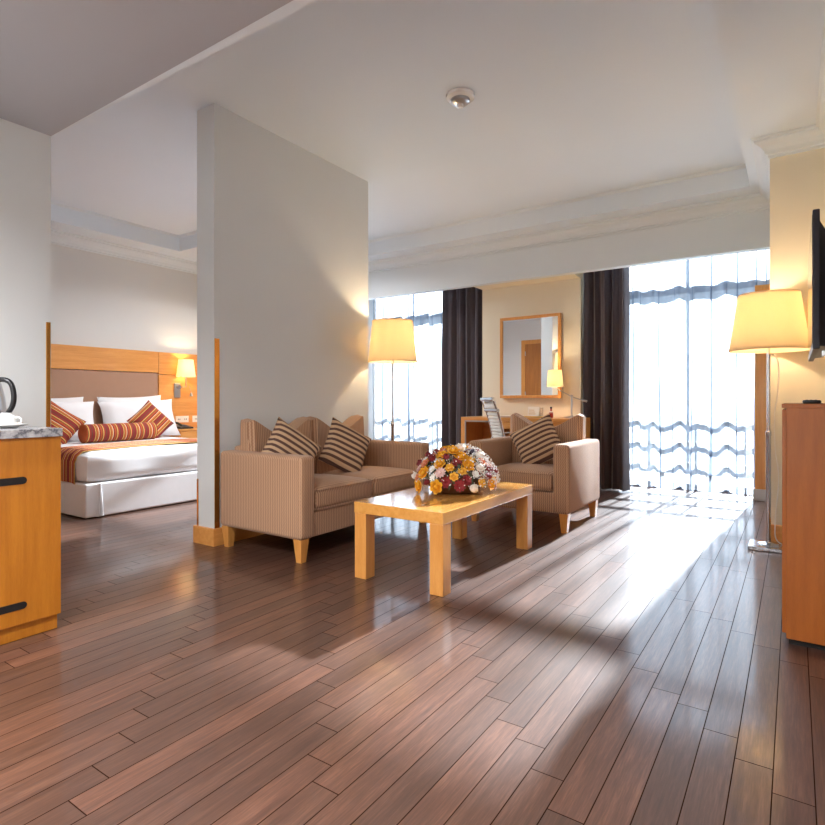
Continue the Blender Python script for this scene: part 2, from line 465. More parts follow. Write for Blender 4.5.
# ------------------------------------------------------------------ curtains
def sheet(x0, x1, y, z0, z1, amp, per, thick=0, seed=0, taper=1.0, nx=None, flare=0):
    rnd = random.Random(seed); bm = bmesh.new()
    nx = nx or int((x1-x0)/.012); nz = 14
    ph = [rnd.uniform(0, 6.28) for _ in range(4)]
    fr = [1, 1.63, .51, 2.7]; am = [1, .35, .7, .15]
    rows = []
    for layer in ((0, 1) if thick else (0,)):
        g = []
        for j in range(nz+1):
            q = j/nz; z = z0+(z1-z0)*q; row = []
            for i in range(nx+1):
                s = i/nx; x = x0+(x1-x0)*s
                w = sum(a*math.sin(2*PI*f*(x-x0)/per+p+.35*math.sin(2.2*q+p)) for a, f, p in zip(am, fr, ph))
                k = 1+.35*(1-q)
                xx = x+flare*(1-q)*(s-.5)
                row.append(bm.verts.new((xx+.004*math.sin(9*q+8*s), y+amp*w*k*.55+(thick if layer else 0), z-.012*math.sin(13*s)*(1 if j == 0 else 0)*0)))
            g.append(row)
        rows.append(g)
        for a, b in zip(g, g[1:]):
            for i in range(nx): bm.faces.new((a[i], a[i+1], b[i+1], b[i]))
    if thick:
        A, D = rows
        edge = [A[0][i] for i in range(nx+1)]+[A[j][nx] for j in range(1, nz+1)]+[A[nz][i] for i in range(nx-1, -1, -1)]+[A[j][0] for j in range(nz-1, 0, -1)]
        edge2 = [D[0][i] for i in range(nx+1)]+[D[j][nx] for j in range(1, nz+1)]+[D[nz][i] for i in range(nx-1, -1, -1)]+[D[j][0] for j in range(nz-1, 0, -1)]
        for i in range(len(edge)):
            k = (i+1) % len(edge); bm.faces.new((edge[i], edge[k], edge2[k], edge2[i]))
    return bm
def curtain(name, label, x0, x1, y, mat, amp, per, thick=0, seed=0, group=None, hem=None, flare=0):
    t = thing(name, label, 'curtain', ((x0+x1)/2, y, 0), group)
    obj('panel', sheet(x0, x1, y, .015, 2.90, amp, per, thick, seed, flare=flare), mat, t, True)
    if mat == 'sheer':          # added strips along the gathers, fold shading put into their darker colour
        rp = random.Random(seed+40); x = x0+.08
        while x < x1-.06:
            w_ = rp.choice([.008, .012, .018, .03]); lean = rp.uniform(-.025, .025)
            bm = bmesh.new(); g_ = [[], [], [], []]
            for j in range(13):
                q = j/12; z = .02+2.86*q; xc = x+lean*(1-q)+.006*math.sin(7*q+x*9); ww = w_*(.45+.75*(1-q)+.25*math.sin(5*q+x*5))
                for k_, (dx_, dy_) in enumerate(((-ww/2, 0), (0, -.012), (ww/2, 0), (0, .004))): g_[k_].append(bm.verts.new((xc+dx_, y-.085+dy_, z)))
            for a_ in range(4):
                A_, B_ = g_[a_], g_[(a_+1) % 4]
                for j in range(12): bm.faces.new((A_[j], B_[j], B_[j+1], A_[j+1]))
            obj('fold_shade_strip', bm, 'sheer_fold_shade', t, True)
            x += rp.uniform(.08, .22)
    bm = bmesh.new(); box(bm, x0-.01, x1+.01, y-.02, y+.02, 2.90, 2.93); obj('curtain_track', bm, 'steel', t)
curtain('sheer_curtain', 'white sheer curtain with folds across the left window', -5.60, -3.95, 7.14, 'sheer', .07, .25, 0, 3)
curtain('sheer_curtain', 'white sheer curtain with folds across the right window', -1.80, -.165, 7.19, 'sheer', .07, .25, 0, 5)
curtain('dark_curtain', 'dark plum curtain gathered left of the framed mirror', -4.17, -3.45, 6.90, 'drape', .05, .13, .006, 11)
curtain('dark_curtain', 'dark plum curtain gathered right of the framed mirror', -2.095, -1.575, 6.745, 'drape', .055, .11, .006, 12)

# ------------------------------------------------------------------ cushions
def pillow_bm(w, h, t, n=18, pinch=.07):
    bm = bmesh.new(); V = {}
    for side in (1, -1):
        for i in range(n+1):
            for j in range(n+1):
                u, v = 2*i/n-1, 2*j/n-1
                if side == -1 and (i in (0, n) or j in (0, n)): V[(side, i, j)] = V[(1, i, j)]; continue
                x = u*w/2*(1-pinch*(1-v*v)*abs(u)**2); z = v*h/2*(1-pinch*(1-u*u)*abs(v)**2)
                y = -side*t/2*((1-u**4)*(1-v**4))**.55
                y *= 1+.05*math.sin(3.1*u+2*v)
                V[(side, i, j)] = bm.verts.new((x, y, z))
    for side in (1, -1):
        for i in range(n):
            for j in range(n):
                q = [V[(side, i, j)], V[(side, i+1, j)], V[(side, i+1, j+1)], V[(side, i, j+1)]]
                try: bm.faces.new(q)
                except ValueError: pass
    return bm
def piping_bm(w, h, pinch=.07, r=.004, n=18):
    pts = []
    for k in range(4*n):
        e, s = divmod(k, n); s = 2*s/n-1
        u, v = [(s, -1), (1, s), (-s, 1), (-1, -s)][e]
        pts.append(Vector((u*w/2*(1-pinch*(1-v*v)*abs(u)**2), 0, v*h/2*(1-pinch*(1-u*u)*abs(v)**2))))
    bm = bmesh.new(); tube(bm, pts+[pts[0]], r, 6, False); return bm
def pillow(name, label, w, h, t, mat, c, face, lean, roll, group=None, pipe=True, cat='cushion', pinch=.07, pipemat=None):
    """face: heading of the front normal about z (0 = facing -Y); lean: backwards tilt; roll: in-plane turn"""
    o = obj(name, pillow_bm(w, h, t, pinch=pinch), mat, None, True); tag(o, label, cat, group)
    if pipe: obj('piping', piping_bm(w, h, pinch), pipemat or mat, o, True)
    o.matrix_world = Matrix.Translation(c) @ Matrix.Rotation(face, 4, 'Z') @ Matrix.Rotation(-lean, 4, 'X') @ Matrix.Rotation(roll, 4, 'Y')
    return o

# ------------------------------------------------------------------ sofa and armchair
def humped_back(bm, p0, p1, thick_dir, thick, z0, ztop, dip, n=18):
    """upright back cushion from p0 to p1 (xy) with a top that dips in the middle"""
    p0, p1 = Vector(p0), Vector(p1); d = Vector(thick_dir)
    ns = 10; cols = []
    for i in range(n+1):
        s = i/n
        e = 1-abs(2*s-1)**2.0
        zt = ztop-dip*(math.sin(PI*s)**1.5) - .03*max(0, 1-min(s, 1-s)/.06)**2
        b = p0.lerp(p1, s); r = []
        edge = (1-max(0, 1-min(s, 1-s)/.06)**2)**.5*.5+.5
        prof = [(0, z0), (0, z0+.5*(zt-z0)), (0, zt-.04), (.02, zt-.012), (.5, zt), (.98, zt-.012), (1, zt-.04), (1.06, z0+.6*(zt-z0)), (1.08, z0+.3*(zt-z0)), (1.0, z0)]
        for o_, z in prof:
            q = .5+(o_-.5)*edge
            r.append(bm.verts.new((b.x+d.x*thick*q, b.y+d.y*thick*q, z)))
        cols.append(r)
    k = len(cols[0])
    for a, b in zip(cols, cols[1:]):
        for i in range(k): bm.faces.new((a[i], a[(i+1) % k], b[(i+1) % k], b[i]))
    bm.faces.new(cols[0]); bm.faces.new(list(reversed(cols[-1])))
def soft_box(bm, x0, x1, y0, y1, z0, z1, r=.03, crown=.015, n=10):
    """seat cushion: rounded box with a slightly domed top"""
    tmp = bmesh.new(); g = bmesh.ops.create_cube(tmp, size=1)
    bmesh.ops.subdivide_edges(tmp, edges=tmp.edges[:], cuts=n, use_grid_fill=True)
    hx, hy, hz = (x1-x0)/2, (y1-y0)/2, (z1-z0)/2
    for v in tmp.verts:
        p = Vector((v.co.x*2*hx, v.co.y*2*hy, v.co.z*2*hz))
        q = Vector((max(-hx+r, min(hx-r, p.x)), max(-hy+r, min(hy-r, p.y)), max(-hz+r, min(hz-r, p.z))))
        dd = p-q
        if dd.length > 1e-6: p = q+dd.normalized()*min(dd.length, r) if dd.length > r else p
        u, w = p.x/hx, p.y/hy
        if p.z > 0: p.z += crown*max(0, (1-u*u))*max(0, (1-w*w))
        v.co = p+Vector(((x0+x1)/2, (y0+y1)/2, (z0+z1)/2))
    me = bpy.data.meshes.new('tmp'); tmp.to_mesh(me); tmp.free(); bm.from_mesh(me); bpy.data.meshes.remove(me)
def tleg(bm, x, y, z1, dx, dy, top=.036, bot=.022):
    vs = []
    for z, h, o in ((0, bot, 1), (z1, top, 0)):
        for sx, sy in ((-1, -1), (1, -1), (1, 1), (-1, 1)):
            vs.append(bm.verts.new((x+sx*h+dx*.012*o, y+sy*h+dy*.012*o, z)))
    bm.faces.new(vs[:4]); bm.faces.new(vs[4:])
    for i in range(4): bm.faces.new((vs[i], vs[(i+1) % 4], vs[4+(i+1) % 4], vs[4+i]))
def legs(parent, x0, x1, y0, y1, z, i=.05):
    for x, dx in ((x0+i, -1), (x1-i, 1)):
        for y, dy in ((y0+i, -1), (y1-i, 1)):
            bm = bmesh.new(); tleg(bm, x, y, z, 0, 0); obj('leg', bm, 'wood', parent)

# two-seater against the partition, facing +X
sx0, sx1, sy0, sy1 = -3.425, -2.60, 2.575, 4.12
sofa = thing('sofa', 'beige striped two-seat sofa with scalloped back against the white partition', 'sofa', ((sx0+sx1)/2, (sy0+sy1)/2, 0))
obj('base', B(sx0+.02, sx1-.02, sy0+.01, sy1-.01, .15, .315, bev=.012), 'fabric', sofa)
for a, b in ((sy0, sy0+.135), (sy1-.135, sy1)):
    arm = obj('armrest', B(sx0, sx1, a, b, .15, .69, bev=.03, seg=4), 'fabric', sofa, True)
obj('back_frame', B(sx0, sx0+.10, sy0+.12, sy1-.12, .2, .72, bev=.03, seg=3), 'fabric', sofa, True)
mid = (sy0+sy1)/2
for a, b in ((sy0+.138, mid-.002), (mid+.002, sy1-.138)):
    bm = bmesh.new(); soft_box(bm, -3.22, sx1-.005, a, b, .315, .465, .05, .03)
    sc = obj('seat_cushion', bm, 'fabric', sofa, True)
    for z in (.33, .455):
        bm = bmesh.new(); tube(bm, [(-3.1, a+.004, z), (sx1-.03, a+.006, z), (sx1-.006, a+.03, z), (sx1-.003, (a+b)/2, z), (sx1-.006, b-.03, z), (sx1-.03, b-.006, z), (-3.1, b-.004, z)], .005, 6)
        obj('piping', bm, 'fabric', sc, True)
ext = .01
for a, b in ((sy0+.10, 3.305), (3.313, sy1-.14)):
    bm = bmesh.new(); humped_back(bm, (sx0+.075, a), (sx0+.075, b), (1, 0), .15, .44, .93, .125); obj('back_cushion', bm, 'fabric', sofa, True)
legs(sofa, sx0, sx1, sy0, sy1, .152)

# armchair facing -Y
ax0, ax1, ay0, ay1 = -2.36, -1.46, 4.34, 5.20
ch = thing('armchair', 'beige striped armchair with scalloped back in front of the desk', 'armchair', ((ax0+ax1)/2, (ay0+ay1)/2, 0))
obj('base', B(ax0+.01, ax1-.01, ay0+.02, ay1-.02, .15, .315, bev=.012), 'fabric', ch)
for a, b in ((ax0, ax0+.135), (ax1-.135, ax1)):
    obj('armrest', B(a, b, ay0, ay1, .15, .70, bev=.03, seg=4), 'fabric', ch, True)
obj('back_frame', B(ax0+.12, ax1-.12, ay1-.10, ay1, .2, .72, bev=.03, seg=3), 'fabric', ch, True)
bm = bmesh.new(); soft_box(bm, ax0+.138, ax1-.138, ay0+.005, ay1-.19, .315, .465, .05, .03); sc = obj('seat_cushion', bm, 'fabric', ch, True)
for z in (.33, .455):
    bm = bmesh.new(); a, b = ax0+.138, ax1-.138
    tube(bm, [(a+.004, ay1-.2, z), (a+.006, ay0+.03, z), (a+.03, ay0+.006, z), ((a+b)/2, ay0+.003, z), (b-.03, ay0+.006, z), (b-.006, ay0+.03, z), (b-.004, ay1-.2, z)], .005, 6)
    obj('piping', bm, 'fabric', sc, True)
bm = bmesh.new(); humped_back(bm, (ax0+.10, ay1-.07), (ax1-.10, ay1-.07), (0, -1), .15, .44, .945, .15); obj('back_cushion', bm, 'fabric', ch, True)
legs(ch, ax0, ax1, ay0, ay1, .152)

g = 'brown and tan striped scatter cushions'
pillow('scatter_cushion', 'brown and tan striped cushion leaning by the near arm of the sofa', .40, .40, .15, 'cushion', (-3.03, 2.89, .665), R(90-12), R(20), R(38), g)
pillow('scatter_cushion', 'brown and tan striped cushion propped at the middle of the sofa', .39, .39, .15, 'cushion', (-3.0, 3.47, .66), R(90-16), R(17), R(30), g)
pillow('scatter_cushion', 'brown and tan striped cushion in the armchair', .41, .41, .15, 'cushion', (-1.90, 4.79, .67), R(0), R(20), R(-30), g)

# ------------------------------------------------------------------ coffee table
tx0, tx1, ty0, ty1 = -2.165, -1.55, 2.58, 3.82
tb = thing('coffee_table', 'honey wood coffee table with square legs in front of the sofa', 'table', ((tx0+tx1)/2, (ty0+ty1)/2, 0))
obj('tabletop', B(tx0, tx1, ty0, ty1, .385, .45, bev=.003), wood('gloss_honey_table_top', srgb(228, 166, 88), srgb(212, 144, 66), 'y', .18, .8), tb)
for x in (tx0+.002, tx1-.087):
    for y in (ty0+.002, ty1-.087):
        obj('leg', B(x, x+.085, y, y+.085, 0, .385, bev=.003), 'wood', tb)

# ------------------------------------------------------------------ flowers
fc = Vector((-1.87, 3.27, .451))
bq = thing('flower_arrangement', 'domed arrangement of yellow, dark red, white and pink dried flowers on the coffee table', 'flowers', fc)
bm = bmesh.new(); lathe(bm, [(.10, 0), (.15, .004), (.19, .05), (.2, .07), (.18, .085), (.0, .12)], fc, 28); obj('basket', bm, 'basket', bq, True)
def petals(bm, rings, r, zc=0):
    for n, rr, tilt, w, ph in rings:
        for k in range(n):
            a = 2*PI*k/n+ph
            u = Vector((math.cos(a), math.sin(a), 0)); s = Vector((-u.y, u.x, 0))
            b0 = u*rr*.15+Vector((0, 0, zc))
            m1 = u*rr*.6+Vector((0, 0, zc+math.sin(tilt)*rr*.55))
            tp = u*rr*math.cos(tilt)+Vector((0, 0, zc+math.sin(tilt)*rr))
            v = [bm.verts.new(p) for p in (b0-s*w*.3, b0+s*w*.3, m1+s*w, tp+s*w*.45, tp-s*w*.45, m1-s*w)]
            bm.faces.new((v[0], v[1], v[2], v[5])); bm.faces.new((v[5], v[2], v[3], v[4]))
def ball(bm, c, r, sub=1):
    g_ = bmesh.ops.create_icosphere(bm, subdivisions=sub, radius=r)
    for v in g_['verts']: v.co += Vector(c)
def rose(r):
    bm = bmesh.new(); petals(bm, [(6, r, .25, r*.42, 0), (6, r*.85, .7, r*.38, .5), (5, r*.65, 1.05, r*.33, .2), (4, r*.42, 1.3, r*.26, .7)], r); ball(bm, (0, 0, r*.3), r*.3); return bm
def daisy(r):
    bm = bmesh.new(); petals(bm, [(11, r, .15, r*.22, 0), (9, r*.8, .5, r*.2, .3)], r); ball(bm, (0, 0, r*.15), r*.26); return bm
def pom(r):
    bm = bmesh.new(); ball(bm, (0, 0, r*.5), r, 2)
    rn = random.Random(3)
    for v in bm.verts: v.co *= 1+rn.uniform(-.16, .22)
    return bm
kinds = [('rose', rose(.034), srgb(238, 176, 40)), ('rose', rose(.026), srgb(244, 192, 70)), ('pom', pom(.017), srgb(120, 28, 34)), ('daisy', daisy(.03), srgb(146, 40, 44)),
         ('pom', pom(.019), srgb(236, 222, 206)), ('daisy', daisy(.028), srgb(222, 186, 180)), ('rose', rose(.028), srgb(226, 150, 110)), ('pom', pom(.016), srgb(58, 46, 60)), ('daisy', daisy(.024), srgb(240, 236, 228))]
protos = []
for i, (k, b_, c_) in enumerate(kinds):
    me = bpy.data.meshes.new('flower_'+k); b_.to_mesh(me); b_.free()
    me.materials.append(plain('petal_'+('yellow', 'gold', 'wine', 'red', 'cream', 'pink', 'peach', 'plum', 'white')[i], c_, .7)); protos.append(me)
def dome(th, phi, k=1.0):
    """th azimuth, phi from the top"""
    return Vector((math.cos(th)*math.sin(phi)*.255*k, math.sin(th)*math.sin(phi)*.255*k, .06+.225*math.cos(phi)*k))
wts = [26, 18, 12, 9, 11, 9, 8, 7, 8]
rn = random.Random(21); N = 98
for i in range(N):
    ph = math.acos(1-1.08*(i+.5)/N); th = i*2.39996
    p = dome(th, ph, rn.uniform(.94, 1.05)); nrm = Vector((p.x, p.y, (p.z-.03)*1.3)).normalized()
    me = rn.choices(protos, wts)[0]
    o = bpy.data.objects.new('flower', me); C.objects.link(o); o.parent = bq; o.location = p
    o.rotation_mode = 'QUATERNION'; o.rotation_quaternion = nrm.to_track_quat('Z', 'Y') @ Matrix.Rotation(rn.uniform(0, 6), 3, 'Z').to_quaternion()
    s = rn.uniform(1.1, 1.45); o.scale = (s, s, s)
    o.rotation_mode = 'QUATERNION'
bm = bmesh.new()
for i in range(900):
    ph = math.acos(1-1.0*rn.random()); th = rn.uniform(-.55, 1.6) if i % 5 else rn.uniform(-2.4, 2); k = rn.uniform(1.03, 1.17)
    p = dome(th, ph, k)+fc; ball(bm, p, rn.uniform(.0025, .0048))
    q = dome(th, ph, .95)+fc
    if i % 3 == 0: tube(bm, [q, p], .0009, 3, False)
f_ = obj('baby_breath_sprigs', bm, plain('tiny_white_blossom', srgb(240, 240, 236), .8), bq, label='tiny white filler blossoms'); f_['kind'] = 'stuff'
bm = bmesh.new()
for i in range(170):
    ph = math.acos(1-1.0*rn.random()); th = rn.uniform(0, 2*PI); p = dome(th, ph, rn.uniform(.86, 1.02)); nrm = p.normalized()
    s = nrm.cross(Vector((rn.uniform(-1, 1), rn.uniform(-1, 1), .3))).normalized(); L_ = rn.uniform(.02, .045); w = L_*.25
    t_ = s*L_; c_ = nrm.cross(s)*w; p += fc
    v = [bm.verts.new(x) for x in (p-t_, p+c_, p+t_+nrm*.01, p-c_)]; bm.faces.new(v)
l_ = obj('foliage', bm, 'leaf', bq, label='dark green and grey leaves between the blooms'); l_['kind'] = 'stuff'

# ------------------------------------------------------------------ lamps
def floor_lamp(x, y, label, rt=.19, rb=.247, zb=1.405, zt=1.80, base=.12):
    t = thing('floor_lamp', label, 'lamp', (x, y, 0))
    obj('base', B(x-base, x+base, y-base, y+base, 0, .028, bev=.006), 'chrome', t)
    bm = bmesh.new(); lathe(bm, [(.07, .028), (.065, .036), (.02, .046), (.018, .05)], (x, y, 0), 24); obj('base_collar', bm, 'chrome', t, True)
    bm = bmesh.new(); lathe(bm, [(.016, .045), (.016, .80), (.018, .805), (.018, .83), (.012, .835), (.012, zb+.10)], (x, y, 0), 20); obj('pole', bm, 'chrome', t, True)
    bm = bmesh.new(); n = 48
    for r0, r1 in ((rb, rt),): lathe(bm, [(r0, zb), (r1, zt), (r1-.004, zt), (r0-.004, zb), (r0, zb)], (x, y, 0), n, False)
    obj('lamp_shade', bm, 'shade', t, True)
    bm = bmesh.new(); lathe(bm, [(rb+.001, zb-.003), (rb+.001, zb+.01), (rb-.005, zb+.01), (rb-.005, zb-.003), (rb+.001, zb-.003)], (x, y, 0), n, False)
    obj('lower_rim', bm, 'shade', t, True); bm = bmesh.new()
    lathe(bm, [(rt+.001, zt-.01), (rt+.001, zt+.003), (rt-.005, zt+.003), (rt-.005, zt-.01), (rt+.001, zt-.01)], (x, y, 0), n, False)
    obj('upper_rim', bm, 'shade', t, True)
    bm = bmesh.new()
    for k in range(3):
        a = 2*PI*k/3+.4; tube(bm, [(x, y, zt-.05), (x+(rt)*math.cos(a), y+(rt)*math.sin(a), zt-.02)], .0025, 6)
    tube(bm, [(x, y, zb+.1), (x, y, zt-.045)], .004, 6)
    obj('shade_spider', bm, 'chrome', t)
    bm = bmesh.new(); lathe(bm, [(0, 0), (.014, 0), (.014, .03), (.03, .06), (.03, .08), (.015, .11), (0, .115)], (x, y, zb+.1), 20); obj('bulb', bm, 'bulb', t, True)
    return t
def emis(name, col, s):
    t = NT(name); t.n.remove(t.b); e = t.node('ShaderNodeEmission'); e.inputs[0].default_value = col; e.inputs[1].default_value = s
    t.link(e.outputs[0], t.out.inputs[0]); return t.m
M['bulb'] = emis('warm_bulb_glow', (1, .84, .6, 1), 5)
def point(x, y, z, w, col=(1, .77, .50), r=.04, par=None):
    l = bpy.data.lights.new('lamp_light', 'POINT'); l.energy = w; l.color = col; l.shadow_soft_size = r
    o = bpy.data.objects.new('lamp_light', l); C.objects.link(o); o.location = (x, y, z)
    if par is not None: o.parent = par; o.location = Vector((x, y, z))-world_loc(par)
    return o
LX, LY = -.152, 4.73
fl = floor_lamp(LX, LY, 'chrome floor lamp with drum shade beside the wooden cabinet and right window')
point(LX, LY, 1.66, 10, par=fl)
bm = bmesh.new(); tube(bm, curve_pts([(LX+.03, LY, 1.38), (LX+.06, LY+.01, 1.3), (LX+.055, LY+.02, 1.1), (LX+.035, LY+.02, .95), (LX+.04, LY+.02, .7), (LX+.06, LY+.02, .5), (LX+.04, LY+.02, .2), (LX+.05, LY+.02, .06), (LX+.14, LY+.1, .012), (LX+.25, LY+.22, .01)]), .004, 8)
obj('power_cord', bm, M['plate'], fl, True)
MX, MY = -3.19, 4.37
fm = floor_lamp(MX, MY, 'chrome floor lamp with drum shade at the far end of the sofa', .195, .235, 1.42, 1.81, .12)
point(MX, MY, 1.68, 12.5, par=fm)

# ------------------------------------------------------------------ left counter
cx = -2.80
ct = thing('counter_cabinet', 'amber wood cabinet with two black slot handles under a marble worktop', 'cabinet', (-3.12, .3, 0))
obj('body', B(XL+.022, cx-.02, -.6, 1.238, .10, .885, bev=.002), 'cab', ct)
obj('plinth', B(XL+.022, cx-.022, -.6, 1.238, 0, .10), 'cab', ct)
def slot(parent, y1, z, w=.5, r=.016):
    bm = bmesh.new(); pts = [(y1-r+r*math.cos(a), z+r*math.sin(a)) for a in [R(-90+15*i) for i in range(13)]]+[(y1-w+r+r*math.cos(a), z+r*math.sin(a)) for a in [R(90+15*i) for i in range(13)]]
    a_ = [bm.verts.new((cx-.001, y, q)) for y, q in pts]; b_ = [bm.verts.new((cx+.002, y, q)) for y, q in pts]
    bm.faces.new(a_); bm.faces.new(b_)
    for i in range(len(pts)): bm.faces.new((a_[i], a_[(i+1) % len(pts)], b_[(i+1) % len(pts)], b_[i]))
    obj('handle', bm, 'dark', parent, label='black recessed slot handle')
d1 = obj('door', B(cx-.02, cx, .31, 1.245, .07, .885, bev=.002), 'cab', ct)
slot(d1, 1.105, .70); slot(d1, 1.105, .153)
d2 = obj('door', B(cx-.02, cx, -.62, .305, .07, .885, bev=.002), 'cab', ct)
tag(obj('marble_worktop', B(XL+.002, cx+.015, -.64, 1.246, .886, .924, bev=.002), 'marble'), 'grey veined marble worktop on the amber cabinet', 'worktop')
# kettle
kx, ky, kz = -3.185, 1.085, .925
k = thing('electric_kettle', 'steel electric kettle with black handle on the marble worktop', 'kettle', (kx, ky, kz))
bm = bmesh.new(); lathe(bm, [(.085, 0), (.085, .014), (.078, .02), (.0, .02)], (kx, ky, kz), 32); obj('base', bm, 'black', k, True)
bm = bmesh.new(); lathe(bm, [(.0, .021), (.082, .021), (.084, .03), (.074, .14), (.060, .205), (.056, .212), (0, .212)], (kx, ky, kz), 36); obj('body', bm, 'steel', k, True)
bm = bmesh.new(); lathe(bm, [(.0, .212), (.056, .212), (.05, .228), (.02, .238), (.012, .25), (0, .252)], (kx, ky, kz), 32); obj('lid', bm, 'black', k, True)
rv = Vector((.8281, .5606, 0)); kc = Vector((kx, ky, kz)); hpt = [(.045, .222), (.085, .224), (.118, .205), (.132, .15), (.125, .10), (.10, .06), (.078, .035)]
bm = bmesh.new(); tube(bm, curve_pts([kc+rv*a+Vector((0, 0, b)) for a, b in hpt], 6), .012, 10); obj('handle', bm, 'black', k, True)
bm = bmesh.new(); q = kc+rv*.088+Vector((0, 0, .045)); tube(bm, [q, q+rv*.03], .004, 8); obj('switch', bm, 'black', k)
bm = bmesh.new(); lv = -rv; tube(bm, [kc+lv*.055+Vector((0, 0, .17)), kc+lv*.085+Vector((0, 0, .2))], [.025, .012], 12); obj('spout', bm, 'steel', k, True)
# saucer with upturned cup
sxx, syy = -3.00, 1.10
s_ = obj('saucer', (lambda bm: (lathe(bm, [(0, 0), (.04, 0), (.045, .004), (.082, .014), (.084, .017), (.045, .009), (0, .008)], (sxx, syy, .924), 36), bm)[1])(bmesh.new()), 'ceramic', None, True, origin=(sxx, syy, .924)); tag(s_, 'white saucer on the marble worktop beside the kettle', 'saucer')
cp = thing('teacup', 'white teacup turned upside down on its saucer', 'cup', (sxx, syy, .933))
bm = bmesh.new(); lathe(bm, [(.046, .001), (.046, .008), (.043, .03), (.034, .048), (.022, .054), (.021, .061), (0, .061)], (sxx, syy, .933), 32); obj('bowl', bm, 'ceramic', cp, True)
bm = bmesh.new(); q = Vector((sxx, syy, .933)); tube(bm, curve_pts([q+rv*.043+Vector((0, 0, .012)), q+rv*.062+Vector((0, 0, .012)), q+rv*.07+Vector((0, 0, .025)), q+rv*.062+Vector((0, 0, .038)), q+rv*.04+Vector((0, 0, .040))], 5), .0035, 8); obj('handle', bm, 'ceramic', cp, True)

# ------------------------------------------------------------------ right cabinet, TV
c2 = thing('media_cabinet', 'tall brown wood cabinet at the right edge under the television', 'cabinet', (.09, 3.35, 0))
obj('body', B(-.029, XR-.022, 2.90, 3.90, .03, 1.018, bev=.002), 'cab_r', c2)
obj('top', B(-.045, XR-.02, 2.90, 3.905, 1.018, 1.036, bev=.002), 'cab_r', c2)
obj('plinth', B(-.02, XR-.022, 2.93, 3.88, 0, .03), 'dark', c2)
for a, b in ((2.91, 3.395), (3.405, 3.89)): 
    d = obj('door', B(-.044, -.0291, a, b, .05, 1.01, bev=.001), 'cab_r', c2)
rm = thing('remote_control', 'small black remote control on the brown cabinet', 'remote', (.06, 2.99, 1.037))
bm = B(.03, .095, 2.96, 3.10, 1.0365, 1.052, bev=.006, seg=3); obj('body', bm, 'black', rm, True)
bm = bmesh.new()
for i in range(3):
    for j in range(6): box(bm, .042+i*.015, .05+i*.015, 2.975+j*.018, 2.985+j*.018, 1.052, 1.0535)
obj('keypad', bm, 'frame', rm)
tv = thing('television', 'black flat television mounted edge-on above the brown cabinet', 'television', (.09, 3.45, 1.3))
ty_0, ty_1 = 3.02, 3.98
obj('casing', B(.066, .092, ty_0, ty_1, 1.275, 1.885, bev=.004), 'tvblack', tv)
obj('screen', B(.0645, .0662, ty_0+.02, ty_1-.02, 1.30, 1.865), 'screen', tv)
bm = bmesh.new()
vs = [(.092, ty_0+.03, 1.29), (.092, ty_1-.03, 1.29), (.092, ty_1-.03, 1.84), (.092, ty_0+.03, 1.84), (.135, ty_0+.12, 1.29), (.135, ty_1-.12, 1.29), (.135, ty_1-.12, 1.78), (.135, ty_0+.12, 1.78)]
vs = [bm.verts.new(v) for v in vs]
for f in ((0, 1, 2, 3), (4, 5, 6, 7), (0, 1, 5, 4), (1, 2, 6, 5), (2, 3, 7, 6), (3, 0, 4, 7)): bm.faces.new([vs[i] for i in f])
obj('back_housing', bm, 'black', tv)
obj('wall_bracket', B(.135, XR, 3.35, 3.65, 1.4, 1.7, bev=.004), 'black', tv)
obj('bracket_rail', B(.10, XR-.001, 3.06, 3.10, 1.245, 1.27, bev=.002), 'chrome', tv)

# ------------------------------------------------------------------ desk zone
dx0, dx1, dy0, dy1, dz = -3.38, -1.98, 6.05, 6.64, .85
dk = thing('desk', 'honey wood writing desk under the framed mirror', 'desk', ((dx0+dx1)/2, (dy0+dy1)/2, 0))
obj('desktop', B(dx0, dx1, dy0, dy1, dz-.04, dz, bev=.002), 'wood_x', dk)
obj('side_panel', B(dx0, dx0+.05, dy0, dy1, 0, dz-.04, bev=.002), 'wood', dk)
obj('side_panel', B(dx1-.05, dx1, dy0, dy1, 0, dz-.04, bev=.002), 'wood', dk)
obj('back_panel', B(dx0+.05, dx1-.05, dy1-.09, dy1-.06, .1, dz-.04), 'wood_x', dk)
for a, b in ((dx0+.42, dx0+.86), (dx0+.87, dx1-.06)):
    dr = obj('drawer', B(a, b, dy0+.015, dy0+.45, dz-.13, dz-.042, bev=.002), 'wood_x', dk)
bm = bmesh.new(); box(bm, dx0+.05, dx0+.065, dy0+.002, dy0+.02, 0, dz-.055); box(bm, dx0+.05, dx0+.40, dy0+.002, dy0+.02, dz-.058, dz-.041)
obj('trim_strip', bm, 'steel', dk, label='silver edging strip')
obj('divider', B(dx0+.40, dx0+.42, dy0+.02, dy1-.1, 0, dz-.041), 'wood', dk)
# office chair
ox, oy = -2.50, 5.78
oc = thing('office_chair', 'white ribbed leather office chair with chrome frame at the desk', 'chair', (ox, oy, 0))
